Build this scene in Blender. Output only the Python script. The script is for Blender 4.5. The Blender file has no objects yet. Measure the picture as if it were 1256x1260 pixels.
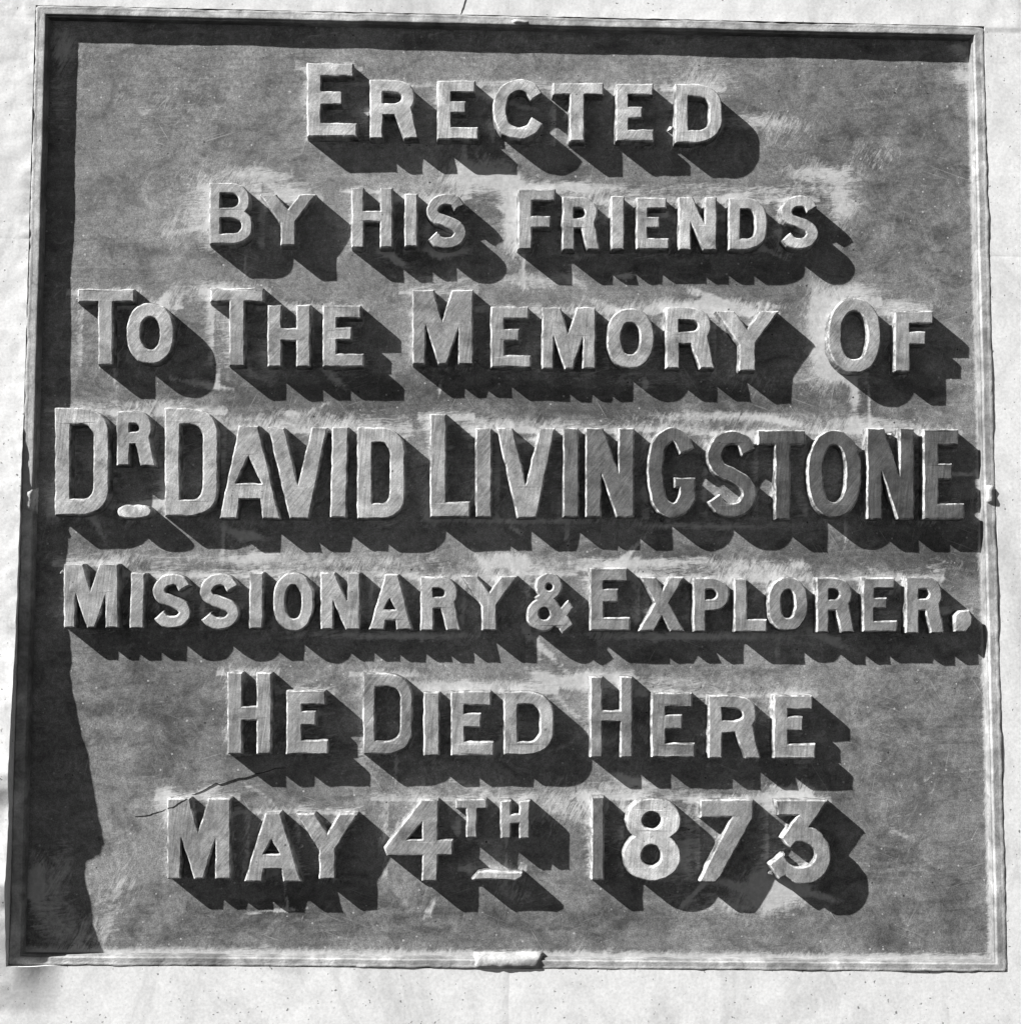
import bpy, bmesh, math, random
import numpy as np
from mathutils import Vector, Matrix
from mathutils.geometry import tessellate_polygon
from mathutils import noise as mnoise

random.seed(7)
rng = np.random.default_rng(7)
scene = bpy.context.scene
C = scene.collection

# ---------------------------------------------------------------- camera
S = 0.00075                       # metres per drawing unit (tablet about 0.87 m wide)
FPX = 1800.0                      # focal length in picture units for a 1256 x 1260 picture
RIM = 13.0                        # rim stands this far in front of the plate
LET = 17.0                        # letters stand this far in front of the plate
rx, ry, rz = [math.radians(a) for a in (-4.64616648, -1.5478019, 0.52892367)]
cx_, sx_, cy_, sy_, cz_, sz_ = math.cos(rx), math.sin(rx), math.cos(ry), math.sin(ry), math.cos(rz), math.sin(rz)
Rx = np.array([[1, 0, 0], [0, cx_, -sx_], [0, sx_, cx_]])
Ry = np.array([[cy_, 0, sy_], [0, 1, 0], [-sy_, 0, cy_]])
Rz = np.array([[cz_, -sz_, 0], [sz_, cz_, 0], [0, 0, 1]])
RM = Rz @ Ry @ Rx
CAM = np.array([-51.91222181, 184.08473803, -1784.51591607])   # x right, y down, z into the wall

cam_d = bpy.data.cameras.new('camera')
cam_d.sensor_fit = 'HORIZONTAL'
cam_d.sensor_width = 36.0
cam_d.lens = 36.0 * FPX / 1256.0
cam_d.clip_start = 0.01
cam_d.clip_end = 200.0
cam = bpy.data.objects.new('camera', cam_d)
C.objects.link(cam)
scene.camera = cam
def wv(v):                        # drawing axes (x right, y down, z in) -> world axes
    return Vector((v[0], v[2], -v[1]))
right, down, fwd = wv(RM[0]), wv(RM[1]), wv(RM[2])
rot = Matrix((right, -down, -fwd)).transposed()
cam.matrix_world = Matrix.Translation(wv(CAM) * S) @ rot.to_4x4()

# ---------------------------------------------------------------- light
SUN_U, SUN_V, SUN_W = 51.5, -41.5, -17.0       # way the light travels over the plate: right, down, in
travel = Vector((SUN_U, -SUN_W, SUN_V)).normalized()
to_sun = -travel
sun_d = bpy.data.lights.new('sun', 'SUN')
sun_d.energy = 5.0
sun_d.angle = math.radians(0.5)
sun_d.color = (1.0, 0.995, 0.985)
sun = bpy.data.objects.new('sun', sun_d)
C.objects.link(sun)
sun.rotation_euler = travel.to_track_quat('-Z', 'Y').to_euler()
sun.location = (-1.5, -1.5, 2.0)

world = bpy.data.worlds.new('World')
scene.world = world
world.use_nodes = True
wn, wl = world.node_tree.nodes, world.node_tree.links
wn.clear()
sky = wn.new('ShaderNodeTexSky')
sky.sky_type = 'NISHITA'
sky.sun_disc = False
sky.air_density = 0.3
sky.dust_density = 0.2
sky.altitude = 1500.0
sky.sun_elevation = math.asin(to_sun.z)
sky.sun_rotation = math.atan2(to_sun.x, to_sun.y)
bw = wn.new('ShaderNodeRGBToBW')               # the photograph is black and white
bg = wn.new('ShaderNodeBackground')
bg.inputs['Strength'].default_value = 0.05
wo = wn.new('ShaderNodeOutputWorld')
wl.new(sky.outputs[0], bw.inputs[0])
wl.new(bw.outputs[0], bg.inputs[0])
wl.new(bg.outputs[0], wo.inputs[0])

scene.view_settings.view_transform = 'Standard'
scene.view_settings.look = 'None'
scene.view_settings.gamma = 1.0
scene.view_settings.use_curve_mapping = False
scene.view_settings.exposure = 1.4

# ---------------------------------------------------------------- helpers
def U(px, py, w=0.0):
    """point of the photograph -> (u right, v up) on the plane that lies w in front of the plate"""
    d = RM.T @ np.array([(px - 628.0) / FPX, (py - 630.0) / FPX, 1.0])
    t = ((RIM - w) - CAM[2]) / d[2]
    p = CAM + d * t
    return np.array([p[0], -p[1]])
def W3(u, v, w):                  # tablet coordinates -> metres in the world
    return (u * S, (RIM - w) * S, v * S)
def fbm(x, y, sc, oct=3, seed=0.0):
    r, a, t = 0.0, 1.0, 0.0
    for i in range(oct):
        r += a * mnoise.noise((x / sc, y / sc, seed + 3.7 * i)); t += a
        a *= 0.5; sc *= 0.5
    return r / t
def mesh_obj(name, verts, faces, mat, parent=None, smooth=False):
    m = bpy.data.meshes.new(name)
    m.from_pydata(verts, [], faces)
    bm = bmesh.new(); bm.from_mesh(m)
    bmesh.ops.recalc_face_normals(bm, faces=bm.faces)
    bm.to_mesh(m); bm.free()
    if smooth:
        m.polygons.foreach_set('use_smooth', [True] * len(m.polygons))
    o = bpy.data.objects.new(name, m)
    C.objects.link(o)
    if mat: m.materials.append(mat)
    if parent: o.parent = parent
    return o
def empty(name, label, cat):
    o = bpy.data.objects.new(name, None)
    C.objects.link(o)
    o.empty_display_size = 0.05
    o['label'] = label; o['category'] = cat
    return o

# ---------------------------------------------------------------- materials
class NT:
    def __init__(self, name):
        self.m = bpy.data.materials.new(name); self.m.use_nodes = True
        self.n, self.l = self.m.node_tree.nodes, self.m.node_tree.links
        self.b = self.n['Principled BSDF']
    def new(self, t, **kw):
        k = self.n.new(t)
        for a, b in kw.items(): setattr(k, a, b)
        return k
    def put(self, sock, v):
        if hasattr(v, 'is_linked') or hasattr(v, 'links'): self.l.new(v, sock)
        else: sock.default_value = v
    def coord(self): return self.new('ShaderNodeTexCoord').outputs['Object']
    def mapping(self, vec, scale=(1, 1, 1), rot=(0, 0, 0), loc=(0, 0, 0)):
        k = self.new('ShaderNodeMapping')
        self.put(k.inputs['Vector'], vec)
        k.inputs['Scale'].default_value = scale; k.inputs['Rotation'].default_value = rot
        k.inputs['Location'].default_value = loc
        return k.outputs[0]
    def noise(self, vec, scale, detail=4, rough=0.55, dist=0.0):
        k = self.new('ShaderNodeTexNoise')
        self.put(k.inputs['Vector'], vec)
        k.inputs['Scale'].default_value = scale; k.inputs['Detail'].default_value = detail
        k.inputs['Roughness'].default_value = rough; k.inputs['Distortion'].default_value = dist
        return k.outputs[0]
    def ramp(self, v, lo, hi, a=0.0, b=1.0):
        k = self.new('ShaderNodeMapRange')
        self.put(k.inputs[0], v)
        for i, x in enumerate((lo, hi, a, b)): k.inputs[i + 1].default_value = x
        return k.outputs[0]
    def math(self, op, a, b=0.0):
        k = self.new('ShaderNodeMath', operation=op)
        self.put(k.inputs[0], a); self.put(k.inputs[1], b)
        return k.outputs[0]
    def mix(self, f, a, b):
        k = self.new('ShaderNodeMix', data_type='FLOAT')
        self.put(k.inputs[0], f); self.put(k.inputs[2], a); self.put(k.inputs[3], b)
        return k.outputs[0]
    def grey(self, v):
        k = self.new('ShaderNodeCombineColor')
        for i in range(3): self.put(k.inputs[i], v)
        return k.outputs[0]
    def bump(self, h, strength, dist):
        k = self.new('ShaderNodeBump')
        k.inputs['Strength'].default_value = strength; k.inputs['Distance'].default_value = dist
        self.put(k.inputs['Height'], h)
        return k.outputs[0]
    def finish(self, val, rough, nrm=None, spec=0.3):
        self.l.new(self.grey(val), self.b.inputs['Base Color'])
        self.put(self.b.inputs['Roughness'], rough)
        self.b.inputs['Specular IOR Level'].default_value = spec
        if nrm is not None: self.l.new(nrm, self.b.inputs['Normal'])
        return self.m

def scratches(t, co, ang, sc, lo, hi, seed):
    """fine parallel hair scratches broken up into short lengths"""
    v = t.mapping(co, rot=(0, math.radians(ang), 0), loc=(seed, 0, seed * 1.7))
    s = t.noise(t.mapping(v, scale=(sc * 0.02, 1, sc)), 1.0, 2, 0.6)
    br = t.noise(v, 14.0, 2)
    return t.math('MULTIPLY', t.ramp(s, lo, hi), t.ramp(br, 0.48, 0.66))

def plate_material():
    t = NT('patinated_plate'); co = t.coord()
    big = t.noise(co, 5.5, 5, 0.62, 0.6)
    mid = t.noise(co, 30.0, 6, 0.7, 0.6)
    fine = t.noise(co, 240.0, 4, 0.72)
    grain = t.noise(co, 900.0, 2, 0.6)
    horiz = t.noise(t.mapping(t.mapping(co, rot=(0, 0.06, 0)), scale=(7, 1, 130)), 1.0, 4, 0.6, 1.6)
    vert = t.noise(t.mapping(t.mapping(co, rot=(0, 0.35, 0)), scale=(90, 1, 9)), 1.0, 4, 0.6, 1.6)
    where = t.ramp(t.noise(co, 11.0, 2), 0.45, 0.58)
    streak = t.mix(where, horiz, vert)
    v = t.ramp(big, 0.32, 0.68, 0.11, 0.22)
    v = t.math('MULTIPLY', v, t.ramp(mid, 0.3, 0.7, 0.66, 1.34))
    v = t.math('MULTIPLY', v, t.ramp(streak, 0.3, 0.7, 0.86, 1.14))
    v = t.math('MULTIPLY', v, t.ramp(fine, 0.25, 0.75, 0.62, 1.38))
    v = t.math('MULTIPLY', v, t.ramp(grain, 0.25, 0.75, 0.55, 1.45))
    att = t.new('ShaderNodeAttribute', attribute_name='residue_shade_lift').outputs['Fac']
    bru = t.noise(t.mapping(t.mapping(co, rot=(0, 0.12, 0)), scale=(40, 1, 240)), 1.0, 5, 0.75, 1.6)
    bru2 = t.noise(t.mapping(t.mapping(co, rot=(0, -0.45, 0)), scale=(240, 1, 45)), 1.0, 5, 0.75, 1.6)
    bru = t.mix(t.ramp(t.noise(co, 16.0, 2), 0.44, 0.56), bru, bru2)
    blot = t.noise(co, 85.0, 6, 0.8, 1.2)
    tex = t.math('ADD', t.math('MULTIPLY', bru, 0.55), t.math('MULTIPLY', blot, 0.45))
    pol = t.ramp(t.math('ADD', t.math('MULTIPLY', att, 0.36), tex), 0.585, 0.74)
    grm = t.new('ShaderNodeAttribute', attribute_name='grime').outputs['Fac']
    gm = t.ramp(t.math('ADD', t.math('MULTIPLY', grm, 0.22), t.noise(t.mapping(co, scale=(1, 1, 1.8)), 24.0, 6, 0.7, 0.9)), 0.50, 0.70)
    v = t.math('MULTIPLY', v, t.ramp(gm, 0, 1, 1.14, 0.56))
    v = t.mix(pol, v, t.ramp(fine, 0.25, 0.75, 0.36, 0.56))
    sc = None
    for ang, k, lo, hi, sd in ((18, 900, 0.64, 0.70, 0.3), (-58, 800, 0.65, 0.71, 1.1), (78, 850, 0.64, 0.70, 2.3), (-20, 700, 0.65, 0.71, 3.9), (62, 750, 0.65, 0.71, 5.2)):
        s = scratches(t, co, ang, k, lo, hi, sd)
        sc = s if sc is None else t.math('MAXIMUM', sc, s)
    v = t.mix(t.math('MULTIPLY', sc, 0.6), v, 0.42)
    vor = t.new('ShaderNodeTexVoronoi', voronoi_dimensions='2D'); t.put(vor.inputs['Vector'], t.mapping(co, rot=(math.radians(-90), 0, 0)))
    vor.inputs['Scale'].default_value = 85.0
    pick = t.new('ShaderNodeSeparateColor'); t.l.new(vor.outputs['Color'], pick.inputs[0])
    spots = t.math('LESS_THAN', vor.outputs['Distance'], t.ramp(pick.outputs[2], 0, 1, 0.03, 0.085))
    wh = t.math('MULTIPLY', spots, t.ramp(pick.outputs[0], 0.78, 0.79))
    bl = t.math('MULTIPLY', spots, t.ramp(pick.outputs[1], 0.955, 0.96))
    v = t.mix(t.math('MULTIPLY', wh, 0.7), v, 0.5)
    v = t.mix(t.math('MULTIPLY', bl, 0.9), v, 0.02)
    h = t.math('ADD', t.math('MULTIPLY', fine, 0.35), t.math('ADD', t.math('MULTIPLY', streak, 0.5), t.math('ADD', t.math('MULTIPLY', mid, 0.8), t.math('MULTIPLY', pol, 0.25))))
    return t.finish(v, 0.55, t.bump(h, 0.5, 0.0008))

def letter_material():
    t = NT('rubbed_letter_metal'); co = t.coord()
    info = t.new('ShaderNodeObjectInfo')
    tone = t.new('ShaderNodeSeparateColor'); t.l.new(info.outputs['Color'], tone.inputs[0])
    off = t.new('ShaderNodeVectorMath', operation='ADD'); t.l.new(co, off.inputs[0])
    cmb = t.new('ShaderNodeCombineXYZ'); t.put(cmb.inputs[1], t.math('MULTIPLY', info.outputs['Random'], 9.0)); t.l.new(cmb.outputs[0], off.inputs[1])
    p = off.outputs[0]
    mid = t.noise(p, 45.0, 4, 0.65, 0.5)
    fine = t.noise(p, 450.0, 3, 0.65)
    grain = t.noise(p, 1100.0, 2, 0.6)
    filing = t.noise(t.mapping(t.mapping(p, rot=(0, math.radians(52), 0)), scale=(55, 1, 620)), 1.0, 3, 0.65, 0.4)
    filing2 = t.noise(t.mapping(t.mapping(p, rot=(0, math.radians(84), 0)), scale=(40, 1, 560)), 1.0, 3, 0.65, 0.4)
    f = t.mix(t.ramp(t.noise(p, 9.0, 1), 0.42, 0.58), filing, filing2)
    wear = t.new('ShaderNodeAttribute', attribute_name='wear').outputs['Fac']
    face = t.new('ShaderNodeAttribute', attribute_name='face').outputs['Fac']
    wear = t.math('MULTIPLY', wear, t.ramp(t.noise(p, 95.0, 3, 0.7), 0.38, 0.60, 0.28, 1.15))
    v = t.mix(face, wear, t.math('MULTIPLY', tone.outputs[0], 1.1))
    v = t.math('MULTIPLY', v, t.ramp(mid, 0.25, 0.75, 0.4, 1.6))
    v = t.math('MULTIPLY', v, t.ramp(f, 0.28, 0.72, 0.6, 1.4))
    v = t.math('MULTIPLY', v, t.ramp(fine, 0.25, 0.75, 0.82, 1.18))
    v = t.math('MULTIPLY', v, t.ramp(grain, 0.25, 0.75, 0.7, 1.3))
    pit = t.noise(p, 260.0, 2, 0.5)
    v = t.math('MULTIPLY', v, t.ramp(pit, 0.72, 0.78, 1.0, 0.35))
    h = t.math('ADD', t.math('MULTIPLY', f, 0.8), t.math('ADD', t.math('MULTIPLY', fine, 0.5), t.math('MULTIPLY', mid, 0.8)))
    return t.finish(v, 0.5, t.bump(h, 0.3, 0.0006))

def rim_material():
    t = NT('dusty_rim_metal'); co = t.coord()
    big = t.noise(co, 9.0, 4, 0.65)
    mid = t.noise(co, 60.0, 5, 0.7, 0.4)
    fine = t.noise(co, 500.0, 3, 0.65)
    v = t.ramp(big, 0.36, 0.64, 0.21, 0.56)
    v = t.math('MULTIPLY', v, t.ramp(mid, 0.3, 0.7, 0.5, 1.45))
    v = t.math('MULTIPLY', v, t.ramp(fine, 0.25, 0.75, 0.8, 1.2))
    reveal_dim = t.new('ShaderNodeAttribute', attribute_name='reveal_dim').outputs['Fac']
    v = t.math('MULTIPLY', v, t.ramp(reveal_dim, 0, 1, 1.0, 0.5))
    h = t.math('ADD', t.math('MULTIPLY', mid, 1.0), t.math('MULTIPLY', fine, 0.4))
    return t.finish(v, 0.6, t.bump(h, 0.45, 0.001))

def wall_material():
    t = NT('pale_limewashed_stone'); co = t.coord()
    big = t.noise(co, 6.0, 4, 0.6)
    mid = t.noise(co, 45.0, 5, 0.7)
    fine = t.noise(co, 380.0, 4, 0.7)
    v = t.ramp(big, 0.3, 0.7, 0.69, 0.80)
    v = t.math('MULTIPLY', v, t.ramp(mid, 0.25, 0.75, 0.9, 1.06))
    v = t.math('MULTIPLY', v, t.ramp(fine, 0.25, 0.75, 0.82, 1.14))
    stain = t.noise(t.mapping(co, scale=(1, 1, 0.6)), 13.0, 6, 0.7, 1.0)
    v = t.math('MULTIPLY', v, t.ramp(stain, 0.48, 0.68, 1.0, 0.74))
    pit = t.noise(co, 260.0, 2, 0.5)
    v = t.math('MULTIPLY', v, t.ramp(pit, 0.69, 0.73, 1.0, 0.3))
    h = t.math('ADD', t.math('MULTIPLY', mid, 0.8), t.math('MULTIPLY', fine, 0.45))
    return t.finish(v, 0.9, t.bump(h, 0.16, 0.0010), 0.2)

def plain_material(name, val):
    t = NT(name); co = t.coord()
    n = t.noise(co, 200.0, 4, 0.6)
    return t.finish(t.ramp(n, 0.25, 0.75, val * 0.7, val * 1.3), 0.9, t.bump(n, 0.3, 0.001), 0.2)

M_PLATE, M_LET, M_RIM, M_WALL = plate_material(), letter_material(), rim_material(), wall_material()
M_MORTAR = plain_material('grey_mortar', 0.16)
M_CRACK_LINE = plain_material('dark_crack_line', 0.03)

# ---------------------------------------------------------------- outlines of the letters
def arc(cx, cy, rx, ry, a0, a1, n=12, p=2.0):
    r = []
    for i in range(n + 1):
        a = math.radians(a0 + (a1 - a0) * i / n); c, s = math.cos(a), math.sin(a)
        r.append((cx + rx * math.copysign(abs(c) ** (2 / p), c), cy + ry * math.copysign(abs(s) ** (2 / p), s)))
    return r
def oval(cx, cy, rx, ry, n=40, p=2.0): return arc(cx, cy, rx, ry, 0, 360, n, p)[:-1]
def rect(x0, y0, x1, y1): return [(x0, y0), (x1, y0), (x1, y1), (x0, y1)]
def seg(p, q, w):
    dx, dy = q[0] - p[0], q[1] - p[1]; L = math.hypot(dx, dy); nx, ny = -dy / L * w / 2, dx / L * w / 2
    return [(p[0] + nx, p[1] + ny), (q[0] + nx, q[1] + ny), (q[0] - nx, q[1] - ny), (p[0] - nx, p[1] - ny)]
def spline(pts, n=8):
    P = [pts[0]] + list(pts) + [pts[-1]]; r = []
    for i in range(1, len(P) - 2):
        for k in range(n):
            t = k / n; a, b, c, d = P[i - 1], P[i], P[i + 1], P[i + 2]
            r.append(tuple(0.5 * (2 * b[j] + (c[j] - a[j]) * t + (2 * a[j] - 5 * b[j] + 4 * c[j] - d[j]) * t * t + (3 * b[j] - a[j] - 3 * c[j] + d[j]) * t ** 3) for j in (0, 1)))
    r.append(pts[-1]); return r
def stroke(pts, w0, w1):
    """ribbon of changing width: w0 on upright runs, w1 on level runs"""
    L, R = [], []
    for i, p in enumerate(pts):
        a, b = pts[max(0, i - 1)], pts[min(len(pts) - 1, i + 1)]
        dx, dy = b[0] - a[0], b[1] - a[1]; l = math.hypot(dx, dy); dx /= l; dy /= l
        w = (w0 * dy * dy + w1 * dx * dx) / 2
        L.append((p[0] - dy * w, p[1] + dx * w)); R.append((p[0] + dy * w, p[1] - dx * w))
    return L + R[::-1]
def bowl(x0, y0, x1, y1, fx=0.55, fy=0.5):
    rx, ry = (x1 - x0) * fx, (y1 - y0) * fy
    return [(x0, y0)] + arc(x1 - rx, y0 + ry, rx, ry, -90, 0, 10, 2.2) + arc(x1 - rx, y1 - ry, rx, ry, 0, 90, 10, 2.2) + [(x0, y1)]

def glyph(ch, x0, y0, x1, y1, s, o):
    W, H = x1 - x0, y1 - y0
    t = o.get('t', s * 0.95)
    X = lambda a: x0 + a * W
    Y = lambda a: y0 + a * H
    P = lambda pts: [(X(a), Y(b)) for a, b in pts]
    if ch == 'I' or ch == '1':
        k = o.get('lean', 0)
        return [('+', [(x0 + k, y0), (x1 + k, y0), (x1, y1), (x0, y1)])]
    if ch == 'E' or ch == 'F':
        ym = Y(o.get('m', 0.47)); r = [('+', rect(x0, y0, x0 + s, y1)), ('+', rect(x0, y0, X(o.get('top', 0.93 if ch == 'E' else 1)), y0 + t)),
             ('+', rect(x0, ym - t / 2, X(o.get('mid', 0.70)), ym + t / 2))]
        if ch == 'E': r.append(('+', rect(x0, y1 - t, x1, y1)))
        return r
    if ch == 'L': return [('+', rect(x0, y0, x0 + s, y1)), ('+', rect(x0, y1 - t, x1, y1))]
    if ch == 'T':
        c = o.get('c', (x0 + x1) / 2)
        return [('+', rect(x0, y0, x1, y0 + t)), ('+', [(c - s / 2, y0), (c + s / 2, y0), (c + s / 2 - o.get('lean', 0), y1), (c - s / 2 - o.get('lean', 0), y1)])]
    if ch == 'H':
        m = Y(o.get('m', 0.48))
        return [('+', rect(x0, y0, x0 + s, y1)), ('+', rect(x1 - s, y0, x1, y1)), ('+', rect(x0, m - t / 2, x1, m + t / 2))]
    if ch == 'N':
        k = s * 1.12
        return [('+', rect(x0, y0, x0 + s, y1)), ('+', rect(x1 - s, y0, x1, y1)), ('+', [(x0, y0), (x0 + k, y0), (x1, y1), (x1 - k, y1)])]
    if ch == 'M':
        return [('+', rect(x0, y0, x1, y1)), ('-', P([(.35, -.1), (.35, 0), (.49, .42), (.65, 0), (.65, -.1)])),
                ('-', P([(.22, .48), (.43, 1), (.43, 1.1), (.21, 1.1), (.21, 1)])), ('-', P([(.765, .5), (.76, 1), (.76, 1.1), (.57, 1.1), (.57, 1)]))]
    if ch == 'A':
        a, b, c, d, cb = o.get('ap', (.32, .64, .33, .62, .79))
        k = s / W * 1.08
        return [('+', P([(a, 0), (b, 0), (1, 1), (0, 1)])), ('-', P([(.48, c), (.48 + .22 * (d - c) / .3, d), (.48 - .22 * (d - c) / .3, d)])),
                ('-', P([(k + .035, cb), (1 - k - .035, cb), (1 - k, 1), (1 - k, 1.1), (k, 1.1), (k, 1)]))]
    if ch == 'V': return [('+', P([(0, 0), (.27, 0), (.5, .62), (.74, 0), (1, 0), (.68, 1), (.36, 1)]))]
    if ch == 'Y': return [('+', P([(0, 0), (.29, 0), (.5, .31), (.70, 0), (1, 0), (.63, .54), (.63, 1), (.37, 1), (.37, .56)]))]
    if ch == 'X': return [('+', P([(.05, 0), (.38, 0), (1, 1), (.70, 1)])), ('+', P([(.70, 0), (1, 0), (.34, 1), (0, 1)]))]
    if ch == 'D':
        fx, fy = o.get('f', (.6, .36))
        return [('+', bowl(x0, y0, x1, y1, fx, fy)), ('-', bowl(x0 + s, y0 + t, x1 - s, y1 - t, fx * 0.95, fy * .8))]
    if ch == 'P': return [('+', rect(x0, y0, x0 + s, y1)), ('+', bowl(x0, y0, x1, Y(.62), .55, .5)), ('-', bowl(x0 + s, y0 + t, x1 - s, Y(.62) - t, .6, .5))]
    if ch == 'R':
        b = Y(.60); xr = X(.93)
        return [('+', rect(x0, y0, x0 + s, y1)), ('+', bowl(x0, y0, xr, b, .5, .5)), ('-', bowl(x0 + s, y0 + t, xr - s, b - t * .95, .55, .5)),
                ('+', [(X(.46), b - t * .5), (X(.86), b - t * .6), (x1, y1), (x1 - s * 1.08, y1)])]
    if ch == 'B':
        m = Y(.49); xr = X(.93)
        return [('+', bowl(x0, y0, xr, m + t * .5, .5, .5)), ('+', bowl(x0, m - t * .5, x1, y1, .52, .5)),
                ('-', bowl(x0 + s, y0 + t, xr - s, m - t * .5, .5, .5)), ('-', bowl(x0 + s, m + t * .5, x1 - s, y1 - t, .5, .5))]
    if ch == 'O':
        cx, cy = (x0 + x1) / 2, (y0 + y1) / 2
        return [('+', oval(cx, cy, W / 2, H / 2, 48, 2.25)), ('-', oval(cx, cy, W / 2 - s, H / 2 - t * 1.05, 40, 2.3))]
    if ch in 'SCG':
        h = s / 2; v = t / 2
        Q = lambda pts: [(x0 + h + a * (W - s), y0 + v + b * (H - t)) for a, b in pts]
        if ch == 'S': return [('+', stroke(spline(Q([(.97, .20), (.80, .045), (.5, 0), (.18, .06), (0, .25), (.14, .42), (.5, .51), (.86, .62), (1, .78), (.82, .95), (.5, 1), (.2, .96), (.0, .83)])), s, t))]
        if ch == 'C': return [('+', stroke(spline(Q([(.98, .24), (.80, .06), (.5, 0), (.14, .13), (0, .5), (.14, .87), (.5, 1), (.82, .93), (1, .74)])), s, t))]
        return [('+', stroke(spline(Q([(.97, .22), (.80, .06), (.5, 0), (.14, .12), (0, .42), (.02, .62), (.16, .89), (.5, 1), (.8, .95), (.97, .8)])), s, t)),
                ('+', [(x1 - s * 1.05, Y(.57)), (x1, Y(.56)), (x1, Y(.8)), (x1 - s * .4, Y(.92)), (x1 - s * 1.05, Y(.86))]), ('+', rect(X(.56), Y(.56), x1, Y(.665)))]
def Z(ox, oy, k, pts): return [(ox + a / k, oy + b / k) for a, b in pts]
def special(ch):
    if ch == '&':
        z = lambda p: Z(500, 680, 5.233, p)
        return [('+', z(oval(918, 217, 84, 88))), ('+', z(oval(880, 402, 106, 104))), ('+', z(seg((868, 262), (1042, 492), 92))),
                ('+', z([(930, 470), (985, 365), (1042, 305), (1074, 355), (1040, 405), (985, 490)])), ('-', z(oval(922, 222, 24, 24))), ('-', z(oval(888, 394, 37, 41)))]
    if ch == '4':
        z = lambda p: Z(450, 960, 4.652, p)
        return [('+', z([(320, 115), (415, 115), (412, 345), (498, 343), (496, 430), (412, 432), (408, 578), (322, 578), (324, 435), (122, 435), (104, 392)])),
                ('-', z([(325, 240), (325, 342), (238, 342)]))]
    if ch == '8':
        z = lambda p: Z(700, 960, 6.28, p)
        return [('+', z(oval(652, 310, 212, 168, 40, 2.1))), ('+', z(oval(640, 590, 222, 190, 40, 2.1))), ('-', z(oval(642, 314, 77, 68))), ('-', z(oval(638, 585, 80, 84)))]
    if ch == '7':
        z = lambda p: Z(850, 960, 5.233, p)
        return [('+', z([(62, 130), (402, 128), (397, 250), (190, 625), (160, 662), (55, 655), (266, 240), (62, 242)]))]
    if ch == '3':
        z = lambda p: Z(850, 960, 5.233, p)
        return [('+', z(oval(733, 488, 168, 186))), ('-', z(oval(704, 482, 101, 82))), ('-', z([(640, 437), (605, 478), (500, 550), (430, 500), (430, 330), (560, 330)])),
                ('+', z([(505, 545), (592, 478), (660, 590), (568, 637)])), ('+', z([(545, 130), (882, 130), (762, 303), (720, 360), (640, 437), (580, 375), (692, 228), (560, 226)]))]
    if ch == '.':
        z = lambda p: Z(930, 680, 4.331, p)
        return [('+', z([(1058, 335), (1085, 312), (1135, 308), (1156, 345), (1148, 390), (1120, 424), (1062, 420)]))]
    if ch == '-':
        return [('+', Z(450, 960, 4.652, [(608, 572), (645, 526), (700, 520), (860, 530), (898, 528), (896, 552), (858, 576), (720, 570)]))]
    if ch == '_':
        return [('+', Z(50, 480, 5.233, oval(605, 782, 108, 46, 24, 2.3)))]

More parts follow.
